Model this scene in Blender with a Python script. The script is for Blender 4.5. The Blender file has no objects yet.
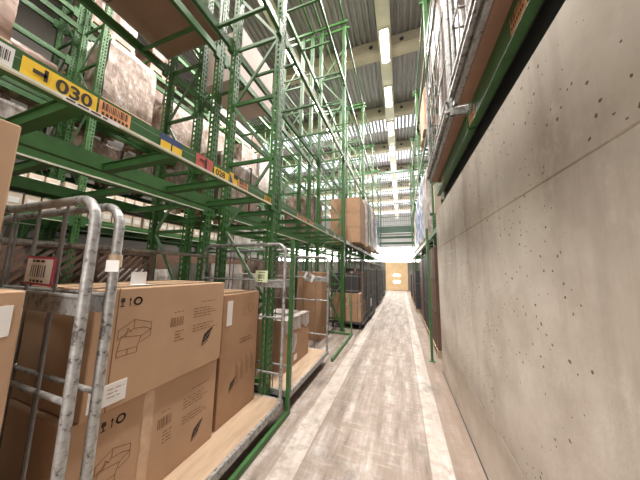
import bpy, bmesh, math, random
from mathutils import Matrix, Vector, noise
random.seed(7)
C = bpy.context.scene.collection
PI = math.pi

# ------------------------------------------------------------------ materials
MATS = {}
def nodemat(name):
    m = bpy.data.materials.new(name); m.use_nodes = True
    nt = m.node_tree; b = nt.nodes['Principled BSDF']
    MATS[name] = m
    return m, nt, b
def N(nt, typ, **kw):
    n = nt.nodes.new(typ)
    for k, v in kw.items():
        if k in n.inputs: n.inputs[k].default_value = v
        else: setattr(n, k, v)
    return n
def coords(nt, scale=(1, 1, 1), src='Object', loc=(0, 0, 0)):
    t = N(nt, 'ShaderNodeTexCoord'); mp = N(nt, 'ShaderNodeMapping')
    mp.inputs['Scale'].default_value = scale; mp.inputs['Location'].default_value = loc
    nt.links.new(t.outputs[src], mp.inputs['Vector'])
    return mp.outputs['Vector']
def noise_tex(nt, vec, scale, detail=5, rough=.6):
    n = N(nt, 'ShaderNodeTexNoise', Scale=scale, Detail=detail, Roughness=rough)
    nt.links.new(vec, n.inputs['Vector']); return n.outputs['Fac']
def ramp(nt, fac, stops):
    r = N(nt, 'ShaderNodeValToRGB')
    e = r.color_ramp.elements
    while len(e) < len(stops): e.new(.5)
    for i, (p, c) in enumerate(stops):
        e[i].position = p; e[i].color = (*c, 1) if len(c) == 3 else c
    nt.links.new(fac, r.inputs['Fac']); return r.outputs['Color']
def mix(nt, fac, a, b, mode='MIX'):
    m = N(nt, 'ShaderNodeMix', data_type='RGBA', blend_type=mode)
    for key, v in ((0, fac), (6, a), (7, b)):
        if hasattr(v, 'links') or hasattr(v, 'is_linked'): nt.links.new(v, m.inputs[key])
        elif key == 0: m.inputs[0].default_value = v
        else: m.inputs[key].default_value = (*v, 1)
    return m.outputs[2]
def bump(nt, b, h, strength=.3, dist=.01):
    bp = N(nt, 'ShaderNodeBump', Strength=strength, Distance=dist)
    nt.links.new(h, bp.inputs['Height']); nt.links.new(bp.outputs['Normal'], b.inputs['Normal'])
def G(v): return (v, v, v)

def simple(name, col, rough=.6, metal=0., var=.18, scale=6., stretch=(1, 1, 1), emit=0.):
    m, nt, b = nodemat(name)
    f = noise_tex(nt, coords(nt, stretch), scale)
    lo = tuple(c * (1 - var) for c in col); hi = tuple(min(1, c * (1 + var)) for c in col)
    c = ramp(nt, f, [(.3, lo), (.7, hi)])
    nt.links.new(c, b.inputs['Base Color'])
    b.inputs['Roughness'].default_value = rough; b.inputs['Metallic'].default_value = metal
    if emit:
        b.inputs['Emission Color'].default_value = (*col, 1); b.inputs['Emission Strength'].default_value = emit
    return m

green = simple('green_rack_paint', (.032, .104, .024), .45, 0, .22, 9)
green_pale = simple('pale_green_paint', (.10, .18, .095), .45, 0, .2, 9)
cream = simple('cream_strip', (.62, .63, .52), .5, 0, .12, 12)
galv, nt, b = nodemat('galvanised_steel')
f1 = noise_tex(nt, coords(nt), 26, 6, .7)
nt.links.new(ramp(nt, f1, [(.38, (.09, .082, .075)), (.46, (.30, .295, .285)), (.7, (.43, .43, .42))]), b.inputs['Base Color'])
b.inputs['Metallic'].default_value = .45; b.inputs['Roughness'].default_value = .45
card = simple('cardboard', (.41, .262, .162), .8, 0, .08, 3.0)
card2 = simple('cardboard_brown', (.345, .205, .118), .8, 0, .12, 3.0)
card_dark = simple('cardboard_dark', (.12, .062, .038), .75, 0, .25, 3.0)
card_pale = simple('carton_pale', (.56, .46, .36), .75, 0, .15, 5.0)
card_white = simple('carton_pinkish_white', (.48, .38, .34), .6, 0, .08, 3.0)
ink = simple('black_print', (.035, .026, .02), .8, 0, .1)
ink_soft = simple('brown_print', (.21, .115, .06), .8, 0, .1)
paper = simple('white_paper', (.72, .70, .68), .7, 0, .04)
paper_green = simple('pale_green_paper', (.62, .70, .45), .7, 0, .05)
tape = simple('clear_packing_tape', (.52, .36, .24), .18, 0, .1, 20)
yellow = simple('yellow_plate', (.80, .52, .03), .5, 0, .06)
orange = simple('orange_label', (.78, .36, .16), .5, 0, .08)
red_p = simple('red_plate', (.50, .10, .08), .5, 0, .08)
redframe = simple('red_frame', (.42, .04, .09), .5, 0, .08)
blue_p = simple('blue_plate', (.03, .055, .16), .5, 0, .08)
ply = simple('plywood_deck', (.40, .285, .19), .6, 0, .16, 5, (4, .6, 4))
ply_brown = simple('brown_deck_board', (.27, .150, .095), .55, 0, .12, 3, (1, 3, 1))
wood_dark = simple('dark_brown_wood', (.085, .040, .024), .55, 0, .3, 7, (1, 6, 1))
slat_wood = simple('slat_wood', (.085, .05, .034), .6, 0, .25, 7)
plank = simple('pallet_wood', (.45, .33, .22), .75, 0, .25, 6, (1, 6, 1))
rubber = simple('dark_rubber', (.03, .03, .03), .7, 0, .2)
steel_wire = simple('dull_steel_wire', (.15, .145, .135), .5, .3, .2, 12)
steel_dark = simple('dark_steel', (.04, .042, .042), .5, .3, .25, 12)
wrap, nt, b = nodemat('stretch_film_white')
f1 = noise_tex(nt, coords(nt, (3, 3, .8)), 5, 6, .65)
nt.links.new(ramp(nt, f1, [(.35, (.20, .165, .14)), (.5, (.34, .295, .265)), (.68, (.52, .49, .465))]), b.inputs['Base Color'])
b.inputs['Roughness'].default_value = .42; bump(nt, b, f1, .6, .03)
wrapb, nt, b = nodemat('stretch_film_over_brown')
f1 = noise_tex(nt, coords(nt, (2, 2, 1.2)), 4, 6, .65)
nt.links.new(ramp(nt, f1, [(.35, (.13, .078, .052)), (.52, (.22, .155, .12)), (.70, (.40, .355, .325))]), b.inputs['Base Color'])
b.inputs['Roughness'].default_value = .38; bump(nt, b, f1, .6, .03)
wrapblue, nt, b = nodemat('stretch_film_blue')
f1 = noise_tex(nt, coords(nt, (2, 2, 1)), 4, 5, .6)
nt.links.new(ramp(nt, f1, [(.4, (.14, .18, .33)), (.6, (.60, .64, .72))]), b.inputs['Base Color'])
b.inputs['Roughness'].default_value = .25
roofm, nt, b = nodemat('corrugated_roof_deck')
f1 = noise_tex(nt, coords(nt, (3, .4, 1)), 4)
nt.links.new(ramp(nt, f1, [(.35, (.25, .225, .225)), (.7, (.37, .34, .335))]), b.inputs['Base Color'])
b.inputs['Roughness'].default_value = .5
beamc = simple('concrete_beam', (.46, .39, .30), .8, 0, .14, 2)
trunk = simple('cream_trunking', (.56, .51, .41), .5, 0, .05)
pale_post = simple('pale_timber', (.50, .42, .33), .7, 0, .1, 6)
darkgreen = simple('dark_green_girder', (.03, .062, .04), .5, 0, .2)
cladding = simple('grey_cladding', (.36, .36, .35), .5, 0, .12, 2)
wallplain = simple('grey_wall', (.17, .155, .14), .8, 0, .1, 2)
doorm = simple('ochre_door_panel', (.78, .56, .33), .5, 0, .08, 3)

def emis(name, col, s):
    m, nt, b = nodemat(name)
    b.inputs['Base Color'].default_value = (*col, 1)
    b.inputs['Emission Color'].default_value = (*col, 1); b.inputs['Emission Strength'].default_value = s
    return m
lampm = emis('lit_tube', (1., .93, .78), 14)
skym = emis('daylight_sky_pane', (.80, .88, 1.), .9)
daym = emis('daylight_window_pane', (1., .96, .88), 6.0)

# concrete wall
conc, nt, b = nodemat('board_marked_concrete')
v = coords(nt)
f1 = noise_tex(nt, v, 1.5, 8, .62)
base = ramp(nt, f1, [(.32, (.46, .395, .335)), (.50, (.62, .55, .485)), (.68, (.72, .66, .60))])
f2 = noise_tex(nt, coords(nt, (1, 1.6, .22)), 2.2, 5, .6)            # run stains, drawn down
st = ramp(nt, f2, [(.53, G(0)), (.70, G(.6))])
base = mix(nt, st, base, (.33, .27, .215))
f4 = noise_tex(nt, coords(nt, (1, 1.2, 1.0), loc=(3, 1, 7)), 6, 8, .7)
base = mix(nt, ramp(nt, f4, [(.52, G(0)), (.75, G(.5))]), base, (.78, .73, .66))
# air holes: sparse, small, uneven
vo = N(nt, 'ShaderNodeTexVoronoi', Scale=25.); nz = N(nt, 'ShaderNodeTexNoise', Scale=28., Detail=3.); nt.links.new(v, nz.inputs['Vector'])
vm = N(nt, 'ShaderNodeVectorMath', operation='MULTIPLY_ADD'); nt.links.new(nz.outputs['Color'], vm.inputs[0]); vm.inputs[1].default_value = (.022, .022, .022); nt.links.new(v, vm.inputs[2])
nt.links.new(vm.outputs[0], vo.inputs['Vector'])
sep = N(nt, 'ShaderNodeSeparateColor'); nt.links.new(vo.outputs['Color'], sep.inputs['Color'])
rad = N(nt, 'ShaderNodeMath', operation='MULTIPLY_ADD'); nt.links.new(sep.outputs['Red'], rad.inputs[0])
rad.inputs[1].default_value = .56; rad.inputs[2].default_value = -.36
lt = N(nt, 'ShaderNodeMath', operation='LESS_THAN'); nt.links.new(vo.outputs['Distance'], lt.inputs[0]); nt.links.new(rad.outputs[0], lt.inputs[1])
f3 = noise_tex(nt, v, 1.7, 4, .6)
gate = N(nt, 'ShaderNodeMath', operation='GREATER_THAN'); nt.links.new(f3, gate.inputs[0]); gate.inputs[1].default_value = .45
hole = N(nt, 'ShaderNodeMath', operation='MULTIPLY'); nt.links.new(lt.outputs[0], hole.inputs[0]); nt.links.new(gate.outputs[0], hole.inputs[1])
base = mix(nt, hole.outputs[0], base, (.15, .12, .09))
nt.links.new(base, b.inputs['Base Color']); b.inputs['Roughness'].default_value = .75
bump(nt, b, f4, .35, .006)
plinth, nt, b = nodemat('plinth_concrete')
f1 = noise_tex(nt, coords(nt, (1, .6, 1)), 3, 8, .65)
nt.links.new(ramp(nt, f1, [(.3, (.46, .385, .315)), (.7, (.66, .585, .51))]), b.inputs['Base Color']); b.inputs['Roughness'].default_value = .8

# floor: trowelled concrete, worn along the direction of travel, lighter grout strip
flo, nt, b = nodemat('worn_concrete_floor')
v = coords(nt)
f1 = noise_tex(nt, coords(nt, (3.2, .35, 1)), 2.3, 8, .65)
f2 = noise_tex(nt, v, 4.5, 8, .7)
base = ramp(nt, f1, [(.36, (.12, .088, .068)), (.50, (.25, .205, .175)), (.64, (.38, .34, .31))])
base = mix(nt, ramp(nt, f2, [(.42, G(0)), (.64, G(.8))]), base, (.20, .152, .118))
f3 = noise_tex(nt, coords(nt, (9, .12, 1), loc=(2, 0, 0)), 3.0, 4, .6)
base = mix(nt, ramp(nt, f3, [(.56, G(0)), (.68, G(.55))]), base, (.22, .17, .14))
f5 = noise_tex(nt, coords(nt, (1.2, 11, 1)), 3.0, 4, .6)
base = mix(nt, ramp(nt, f5, [(.55, G(0)), (.72, G(.22))]), base, (.56, .52, .48))
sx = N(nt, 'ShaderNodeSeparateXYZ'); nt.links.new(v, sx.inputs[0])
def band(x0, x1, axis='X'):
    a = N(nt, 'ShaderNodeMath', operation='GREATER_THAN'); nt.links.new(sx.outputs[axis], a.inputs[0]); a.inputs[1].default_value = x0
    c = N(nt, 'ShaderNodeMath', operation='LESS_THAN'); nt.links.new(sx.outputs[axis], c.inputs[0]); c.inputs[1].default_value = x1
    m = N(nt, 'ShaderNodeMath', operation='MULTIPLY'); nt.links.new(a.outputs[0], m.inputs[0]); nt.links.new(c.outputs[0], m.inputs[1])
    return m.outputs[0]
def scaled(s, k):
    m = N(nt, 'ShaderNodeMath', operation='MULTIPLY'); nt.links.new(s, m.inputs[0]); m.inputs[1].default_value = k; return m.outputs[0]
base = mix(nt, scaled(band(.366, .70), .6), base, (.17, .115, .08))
base = mix(nt, scaled(band(.185, .355), .33), base, (.60, .55, .50))
base = mix(nt, scaled(band(-.99, -.80), .3), base, (.60, .55, .50))
base = mix(nt, scaled(band(-.335, -.30), .45), base, (.20, .16, .13))
base = mix(nt, scaled(band(.175, .19), .5), base, (.16, .12, .095))
base = mix(nt, scaled(band(.352, .366), .5), base, (.16, .12, .095))
base = mix(nt, scaled(band(-.80, -.79), .5), base, (.16, .12, .095))
base = mix(nt, ramp(nt, noise_tex(nt, v, 9, 6, .7), [(.50, G(0)), (.66, G(.55))]), base, (.19, .145, .115))
base = mix(nt, ramp(nt, noise_tex(nt, coords(nt, (1.4, .8, 1), loc=(5, 2, 0)), 2.1, 6, .65), [(.56, G(0)), (.68, G(.6))]), base, (.10, .082, .07))
base = mix(nt, scaled(band(7.0, 7.07, 'Y'), .6), base, (.25, .21, .18))
nt.links.new(base, b.inputs['Base Color']); b.inputs['Roughness'].default_value = .62; b.inputs['Specular IOR Level'].default_value = .3
bump(nt, b, f2, .25, .004)

# ------------------------------------------------------------------ mesh building
class MB:
    def __init__(s): s.v = []; s.f = []; s.m = []; s.mats = []; s.sm = []
    def mi(s, mat):
        if mat not in s.mats: s.mats.append(mat)
        return s.mats.index(mat)
    def add(s, vs, fs, mat, M=None, smooth=False):
        k = len(s.v); i = s.mi(mat)
        s.v += [tuple(M @ Vector(p)) if M else tuple(p) for p in vs]
        for f in fs: s.f.append([k + a for a in f]); s.m.append(i); s.sm.append(smooth)
    def box(s, c, size, mat, M=None, bev=0.):
        x, y, z = [a / 2 for a in size]
        T = Matrix.Translation(c)
        if M: T = M @ T
        if bev <= 0:
            vs = [(a, b_, d) for a in (-x, x) for b_ in (-y, y) for d in (-z, z)]
            fs = [(0, 1, 3, 2), (4, 6, 7, 5), (0, 4, 5, 1), (2, 3, 7, 6), (0, 2, 6, 4), (1, 5, 7, 3)]
            s.add(vs, fs, mat, T)
        else:
            bm = bmesh.new(); bmesh.ops.create_cube(bm, size=1)
            bmesh.ops.scale(bm, vec=size, verts=bm.verts)
            bmesh.ops.bevel(bm, geom=bm.edges[:] , offset=bev, segments=2, affect='EDGES', profile=.5)
            bm.verts.index_update()
            s.add([v.co[:] for v in bm.verts], [[v.index for v in f.verts] for f in bm.faces], mat, T)
            bm.free()
    def b2(s, x0, x1, y0, y1, z0, z1, mat, bev=0.):
        s.box(((x0 + x1) / 2, (y0 + y1) / 2, (z0 + z1) / 2), (abs(x1 - x0), abs(y1 - y0), abs(z1 - z0)), mat, None, bev)
    def bar(s, p0, p1, w, h, mat):
        p0 = Vector(p0); p1 = Vector(p1); d = p1 - p0; L = d.length
        q = d.to_track_quat('Y', 'Z').to_matrix().to_4x4()
        s.box((0, 0, 0), (w, L, h), mat, Matrix.Translation((p0 + p1) / 2) @ q)
    def tube(s, pts, r, mat, n=10, cap=True):
        pts = [Vector(p) for p in pts]; rings = []
        up = None
        for i, p in enumerate(pts):
            if i == 0: t = pts[1] - pts[0]
            elif i == len(pts) - 1: t = pts[-1] - pts[-2]
            else: t = (pts[i + 1] - p).normalized() + (p - pts[i - 1]).normalized()
            t.normalize()
            if up is None:
                up = Vector((0, 0, 1)) if abs(t.z) < .9 else Vector((1, 0, 0))
            a = up - t * up.dot(t); a.normalize(); c = t.cross(a); up = a
            rings.append([p + (a * math.cos(2 * PI * k / n) + c * math.sin(2 * PI * k / n)) * r for k in range(n)])
        vs = [q for rg in rings for q in rg]
        fs = [(i * n + k, i * n + (k + 1) % n, (i + 1) * n + (k + 1) % n, (i + 1) * n + k) for i in range(len(rings) - 1) for k in range(n)]
        s.add(vs, fs, mat, None, True)
        if cap: s.add(vs[:n], [list(range(n))[::-1]], mat); s.add(vs[-n:], [list(range(n))], mat)
    def cyl(s, p0, p1, r, mat, n=14): s.tube([p0, p1], r, mat, n)
    def prism(s, poly, a0, a1, mat, axis='Y'):
        n = len(poly)
        if axis == 'Y': vs = [(x, a0, z) for x, z in poly] + [(x, a1, z) for x, z in poly]
        else: vs = [(a0, y, z) for y, z in poly] + [(a1, y, z) for y, z in poly]
        fs = [(i, (i + 1) % n, n + (i + 1) % n, n + i) for i in range(n)] + [list(range(n))[::-1], [n + i for i in range(n)]]
        s.add(vs, fs, mat)
    def quad(s, pts, mat): s.add(pts, [list(range(len(pts)))], mat)
    def build(s, name, parent=None, loc=None):
        me = bpy.data.meshes.new(name); me.from_pydata(s.v, [], s.f)
        for m in s.mats: me.materials.append(m)
        me.polygons.foreach_set('material_index', s.m); me.polygons.foreach_set('use_smooth', s.sm)
        bm = bmesh.new(); bm.from_mesh(me); bmesh.ops.recalc_face_normals(bm, faces=bm.faces[:]); bm.to_mesh(me); bm.free()
        me.update()
        o = bpy.data.objects.new(name, me); C.objects.link(o)
        if parent: o.parent = parent
        if loc: o.location = loc
        return o
def inst(o, parent=None, loc=None):
    c = o.copy(); C.objects.link(c)
    if parent is not None: c.parent = parent
    if loc is not None: c.location = loc
    return c
def tag(o, label, cat, group=None, kind=None):
    if label: o['label'] = label
    if cat: o['category'] = cat
    if group: o['group'] = group
    if kind: o['kind'] = kind
    return o
def thing(name, label, cat, loc=(0, 0, 0), rz=0, group=None):
    o = bpy.data.objects.new(name, None); C.objects.link(o); o.empty_display_size = .1
    o.location = loc; o.rotation_euler = (0, 0, rz)
    return tag(o, label, cat, group)
def struct(mb, name):
    o = mb.build(name); o['kind'] = 'structure'; return o
def dup(root, label, loc=None, rz=None, group=None):
    r = root.copy(); C.objects.link(r); r['label'] = label
    if loc is not None: r.location = loc
    if rz is not None: r.rotation_euler = (0, 0, rz)
    if group: r['group'] = group
    for ch in list(root.children):
        c = ch.copy(); C.objects.link(c); c.parent = r
        for g in list(ch.children):
            d = g.copy(); C.objects.link(d); d.parent = c
    return r
def arc(cx, cz, r, a0, a1, n=7):
    return [(cx + r * math.cos(a0 + (a1 - a0) * i / n), cz + r * math.sin(a0 + (a1 - a0) * i / n)) for i in range(n + 1)]

def glyphs(text, height):
    """lettering as a flat filled mesh in the local x-y plane: verts, faces, width"""
    cu = bpy.data.curves.new('t', 'FONT'); cu.body = text; cu.size = height * 1.37; cu.fill_mode = 'FRONT'; cu.offset = height * .035
    o = bpy.data.objects.new('t', cu); C.objects.link(o)
    dg = bpy.context.evaluated_depsgraph_get(); me = bpy.data.meshes.new_from_object(o.evaluated_get(dg))
    vs = [v.co[:] for v in me.vertices]; fs = [list(p.vertices) for p in me.polygons]
    bpy.data.objects.remove(o); bpy.data.curves.remove(cu); bpy.data.meshes.remove(me)
    w = max([v[0] for v in vs] or [0])
    return vs, fs, w
FX = Matrix(((0, 0, 1, 0), (1, 0, 0, 0), (0, 1, 0, 0), (0, 0, 0, 1)))      # local x -> +Y, local y -> +Z, normal +X
FY = Matrix(((1, 0, 0, 0), (0, 0, -1, 0), (0, 1, 0, 0), (0, 0, 0, 1)))     # local x -> +X, local y -> +Z, normal -Y
FXn = Matrix(((0, 0, -1, 0), (-1, 0, 0, 0), (0, 1, 0, 0), (0, 0, 0, 1)))   # local x -> -Y, normal -X
class Print:
    """flat printing collected on one face"""
    def __init__(s, M): s.mb = MB(); s.M = M
    def rect(s, x0, y0, x1, y1, mat, z=0.):
        s.mb.add([(x0, y0, z), (x1, y0, z), (x1, y1, z), (x0, y1, z)], [(0, 1, 2, 3)], mat, s.M)
    def line(s, p, q, w, mat, z=0.):
        p = Vector((*p, z)); q = Vector((*q, z)); d = (q - p).normalized() * w / 2; nrm = Vector((-d.y, d.x, 0))
        s.mb.add([p - d + nrm, p - d - nrm, q + d - nrm, q + d + nrm], [(0, 1, 2, 3)], mat, s.M)
    def poly(s, pts, w, mat, closed=False):
        k = len(pts)
        for i in range(k if closed else k - 1): s.line(pts[i], pts[(i + 1) % k], w, mat)
    def fill(s, pts, mat, z=0.): s.mb.add([(*p, z) for p in pts], [list(range(len(pts)))], mat, s.M)
    def text(s, t, x, y, h, mat, z=.0008):
        vs, fs, w = glyphs(t, h)
        s.mb.add(vs, fs, mat, s.M @ Matrix.Translation((x, y, z)))
    def barcode(s, x, y, w, h, mat, n=14, z=.0008):
        u = w / (2 * n)
        for i in range(n):
            k = random.choice((.7, 1.1, 1.5))
            s.rect(x + 2 * i * u, y, x + (2 * i + k) * u, y + h, mat, z)
    def dashes(s, x, y, w, rows, pitch, mat, h=.008, z=0.):
        for r in range(rows):
            xx = x; end = x + w * random.uniform(.6, 1)
            while xx < end:
                k = random.uniform(.015, .045); s.rect(xx, y - r * pitch, min(xx + k, end), y - r * pitch + h, mat, z); xx += k + .008
    def ring(s, x, y, r, w, mat):
        pts = [(x + r * math.cos(a * PI / 6), y + r * math.sin(a * PI / 6)) for a in range(12)]
        s.poly(pts, w, mat, True)
    def build(s, name, parent): return s.mb.build(name, parent)

# ------------------------------------------------------------------ setting
m = MB(); m.b2(-12, 7, -4, 22, -.1, 0, flo); struct(m, 'floor')
# roof deck, ribs along the aisle
m = MB(); x = -12.; prof = []
while x < 7:
    prof += [(x, 11.0), (x + .08, 11.0), (x + .11, 11.09), (x + .19, 11.09)]; x += .22
def sheet(m, prof, y0, y1, mat, rib=None):
    n = len(prof)
    P = [(a, y0, z) for a, z in prof] + [(a, y1, z) for a, z in prof]; F = [(i, i + 1, n + i + 1, n + i) for i in range(n - 1)]
    m.add(P, [q for i, q in enumerate(F) if not rib or i % 4 == 0], mat)
    if rib: m.add(P, [q for i, q in enumerate(F) if i % 4], rib)
SKY = [(12.95, 15.1), (16.95, 19.6), (21.6, 24.2), (26, 28.5), (31, 33.5), (36, 39)]
yy = -4.
for a, c in SKY:
    sheet(m, prof, yy, a, roofm); yy = c
sheet(m, prof, yy, 42, roofm)
struct(m, 'ceiling')
for i, (a, c) in enumerate(SKY):
    m = MB(); sheet(m, prof, a, c, skym, roofm); struct(m, 'window_%d' % (i + 2))
for i, y in enumerate((4.8, 8.85, 12.9, 16.95, 21.0, 25.4, 30, 35)):
    m = MB(); w = .26
    m.prism([(y - w, 10.98), (y - w, 10.55), (y - w + .06, 10.45), (y + w - .06, 10.45), (y + w, 10.55), (y + w, 10.98)], -12, 7, beamc, 'X')
    for xx in (-9.5, -6.9, -2.3, -.95, .25, 2.9):                     # service sleeves through the web
        m.cyl((xx, y - w - .012, 10.72), (xx, y - w + .01, 10.72), .085, steel_dark); 
    struct(m, 'trim_%d' % (i + 1))
for i, xx in enumerate((-.38, -4.05)):
    m = MB(); m.b2(xx - .24, xx + .24, -3.5, 40, 10.36, 10.43, trunk)
    struct(m, 'trim_%d' % (i + 11))
# concrete wall right of the aisle
m = MB()
X0, X1 = .584, .735
m.prism([(X0, .505), (X0, 1.934), (X0 + .006, 1.94), (X0, 1.946), (X0, 2.53), (X1, 2.53), (X1, .505)], -4, 4.28, conc)
m.prism([(X0, 0), (X0, .492), (X0 + .008, .497), (X0 + .008, .505), (X1, .505), (X1, 0)], -4, 4.28, plinth)
for (y0, y1, z) in ((3.1, 3.42, 1.66), (3.55, 4.0, 1.66), (3.0, 3.32, 1.80), (3.6, 4.05, 1.83), (3.15, 3.27, 1.72)): m.b2(X0 - .0008, X0 + .001, y0, y1, z, z + .008, paper)
struct(m, 'wall_right')
m = MB(); m.b2(X0 - .006, X0 + .001, -4, 4.28, 0, .014, rubber); struct(m, 'dark_gap_strip_right')  # thin dark strip added to draw the dark gap where wall meets floor
m = MB(); m.b2(4.2, 4.4, -4, 42, 0, 11, wallplain); struct(m, 'wall_outer')
m = MB(); m.b2(-12, -11.8, -4, 42, 0, 11, wallplain); struct(m, 'wall_left')
m = MB(); m.b2(-11.8, -1.45, -4.2, -4, 0, 11, wallplain); m.b2(.75, 4.2, -4.2, -4, 0, 11, wallplain); struct(m, 'world_light_block')  # unseen panels added to block world light either side of the open aisle
# low end wall with the opening, glazed band, then open hall beyond above it
m = MB(); YE = 20.2
m.b2(-12, -1.22, YE, YE + .2, 0, 2.35, wallplain); m.b2(.52, 4.2, YE, YE + .2, 0, 2.35, wallplain)
for k in range(5): m.b2(-12, 4.2, YE, YE + .12, 3.55 + k * .25, 3.55 + k * .25 + (.2 if k % 2 else .22), cladding if k % 2 == 0 else darkgreen)
m.b2(-12, 4.2, YE - .25, YE + .25, 4.8, 5.3, darkgreen)
struct(m, 'wall_far')
m = MB(); m.b2(-12, 4.2, YE + .06, YE + .1, 2.35, 3.55, daym)
for xx in [-11 + 1.5 * k for k in range(11)]: m.b2(xx - .03, xx + .03, YE, YE + .06, 2.35, 3.55, cladding)
struct(m, 'window_1')
m = MB(); m.b2(-1.22, .52, YE + .1, YE + .14, 0, 2.35, doorm)
for k in range(9): m.b2(-1.22, .52, YE + .075, YE + .1, .05 + k * .26, .05 + k * .26 + .22, doorm)
for xx in (-.78, .08): m.b2(xx - .05, xx + .05, YE + .05, YE + .1, 0, 2.35, doorm)
d1 = struct(m, 'door_1')
m = MB(); m.b2(-.6, -.1, YE + .068, YE + .0755, .62, .79, daym); m.b2(-.6, -.1, YE + .068, YE + .0755, 1.14, 1.31, daym); m.build('glazing', d1)
m = MB(); m.b2(-12, 4.2, 42, 42.2, 0, 11.1, cladding); struct(m, 'wall_end')

# ------------------------------------------------------------------ pallet racks
HP = 9.05
def post_mesh():
    m = MB(); w = .05; d = .045
    cols = [-w, -w * .62, -w * .28, w * .28, w * .62, w]
    p = .075; rows = [0.]
    z = .03
    while z + .045 < HP: rows += [z, z + .042]; z += p
    rows.append(HP)
    def face(fn, cols, holes):
        nc = len(cols)
        vs = [fn(c, z) for z in rows for c in cols]
        fs = []
        for r in range(len(rows) - 1):
            for c in range(nc - 1):
                if r % 2 == 1 and c in holes: continue
                a = r * nc + c; fs.append((a, a + 1, a + nc + 1, a + nc))
        m.add(vs, fs, green)
    face(lambda c, z: (d, c, z), cols, (1, 3))
    side = [-d, -d * .3, d * .3, d]
    face(lambda c, z: (c, w, z), side, (1,)); face(lambda c, z: (c, -w, z), side, (1,))
    m.add([(-d, -w, 0), (-d, -w + .02, 0), (-d, -w + .02, HP), (-d, -w, HP)], [(0, 1, 2, 3)], green)
    m.add([(-d, w, 0), (-d, w - .02, 0), (-d, w - .02, HP), (-d, w, HP)], [(0, 1, 2, 3)], green)
    m.b2(-.075, .075, -.075, .075, 0, .012, green)
    return m
POST = None
def make_post(parent, loc, flip=False):
    global POST
    if POST is None:
        o = post_mesh().build('post', parent); POST = o
    else: o = inst(POST, parent)
    o.location = loc; o.rotation_euler = (0, 0, PI if flip else 0)
    return o
def frame(root, xs, y, flip=False):
    m = MB(); a, c = (xs[0], xs[-1]); z = .35; k = 0
    xa, xc = (a - .045, c + .045) if not flip else (a + .045, c - .045)
    pairs = [(xs[i], xs[i + 1]) for i in range(len(xs) - 1) if abs(xs[i] - xs[i + 1]) > .5]
    for a, c in pairs:
        s = 1 if a > c else -1
        z = .3
        while z < HP - .9:
            m.bar((a - s * .045, y, z), (c + s * .045, y, z + .0), .03, .045, green)
            if k % 2: m.bar((a - s * .045, y, z), (c + s * .045, y, z + .85), .022, .035, green_pale)
            else: m.bar((c + s * .045, y, z), (a - s * .045, y, z + .85), .022, .035, green_pale)
            z += .88; k += 1
    if len(xs) > 2: 
        for z in (.5, 2.9, 5.3, 7.7): m.bar((xs[0] - .045, y, z), (xs[1] + .045, y, z), .03, .04, green)
    f = m.build('upright_frame', root)
    for x in xs: make_post(f, (x, y, 0), flip)
    return f
def beam_mesh(L, s):
    m = MB()
    m.prism([(0, 0), (-.05 * s, 0), (-.05 * s, .115), (-.010 * s, .115), (-.010 * s, .078), (0, .070)], 0, L, green)
    for yy in (0, L - .07): m.b2(-.055 * s, .004 * s, yy, yy + .07, -.05, .15, green)
    return m
BEAMS = {}
def beam(root, x, y0, y1, z, s=1, rail=True):
    """z is the top of the beam; s = +1 faces +X"""
    L = round(y1 - y0, 3); key = (L, s)
    if key not in BEAMS: o = BEAMS[key] = beam_mesh(L, s).build('load_beam', root)
    else: o = inst(BEAMS[key], root)
    o.parent = root
    o.location = (x, y0, z - .115)
    if rail:
        kk = ('r', L, s)
        if kk not in BEAMS:
            m = MB(); m.prism([(-.004 * s, -.004), (.014 * s, -.004), (.014 * s, .009), (-.004 * s, .009)], .07, L - .07, cream)  # cream strip along the bottom edge of the beam
            q = BEAMS[kk] = m.build('bottom_strip', o)
        else: q = inst(BEAMS[kk], o)
    return o
BARS = {}
def cross_bar(root, xa, xb, y, z, slim=False):
    key = (round(xa, 3), round(xb, 3), slim)
    if key not in BARS:
        m = MB(); k = .6 if slim else 1; m.b2(xa, xb, -.03 * k, .03 * k, -.055 * k, 0, green)
        if not slim: m.b2(xa, xb, -.042, .042, -.004, 0, green)
        o = BARS[key] = m.build('cross_bar', root)
    else: o = inst(BARS[key], root)
    o.parent = root; o.location = (0, y, z); return o

FY_ = [-1.25, 2.4, 6.05, 9.7, 13.35, 17.0]
LV = [2.41, 4.78, 7.12]
def rack(label, xs, lines, ys=FY_, lv=LV, bars=(7, 6, 5, 4, 4), flip=False, rail=True, top=None):
    r = thing('pallet_rack', label, 'rack')
    for y in ys: frame(r, xs, y, flip)
    s = -1 if flip else 1
    B = {}
    for i in range(len(ys) - 1):
        for j, z in enumerate(lv):
            for k, x in enumerate(lines):
                B[i, j, k] = beam(r, x, ys[i] + .05, ys[i + 1] - .05, z, s if k == 0 else -s, rail and k == 0 and j == 0)
            n = max(1, bars[i] - (2 if j else 0)); L = ys[i + 1] - ys[i]
            lo, hi = min(lines), max(lines)
            for q in range(n):
                yy = ys[i] + L * (q + .5) / n
                cross_bar(r, lo + .05, hi - .05, yy, z - .06, j > 0)
    m = MB()                                                            # head ties across the top of each frame
    for y in ys:
        m.b2(min(xs) - .12, max(xs) + .12, y - .12, y - .08, HP - .02, HP + .05, green)
        m.b2(min(xs) - .12, max(xs) + .12, y + .08, y + .12, HP - .02, HP + .05, green)
    for x in (xs[0], xs[-1]): m.b2(x - .025, x + .025, ys[0], ys[-1], HP + .05, HP + .09, green)
    m.build('head_tie', r)
    return r, B
rackA, BA = rack('tall green pallet rack lining the left edge of the aisle, with the yellow 030 plate', [-1.465, -2.2], [-1.42, -2.25])
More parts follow.
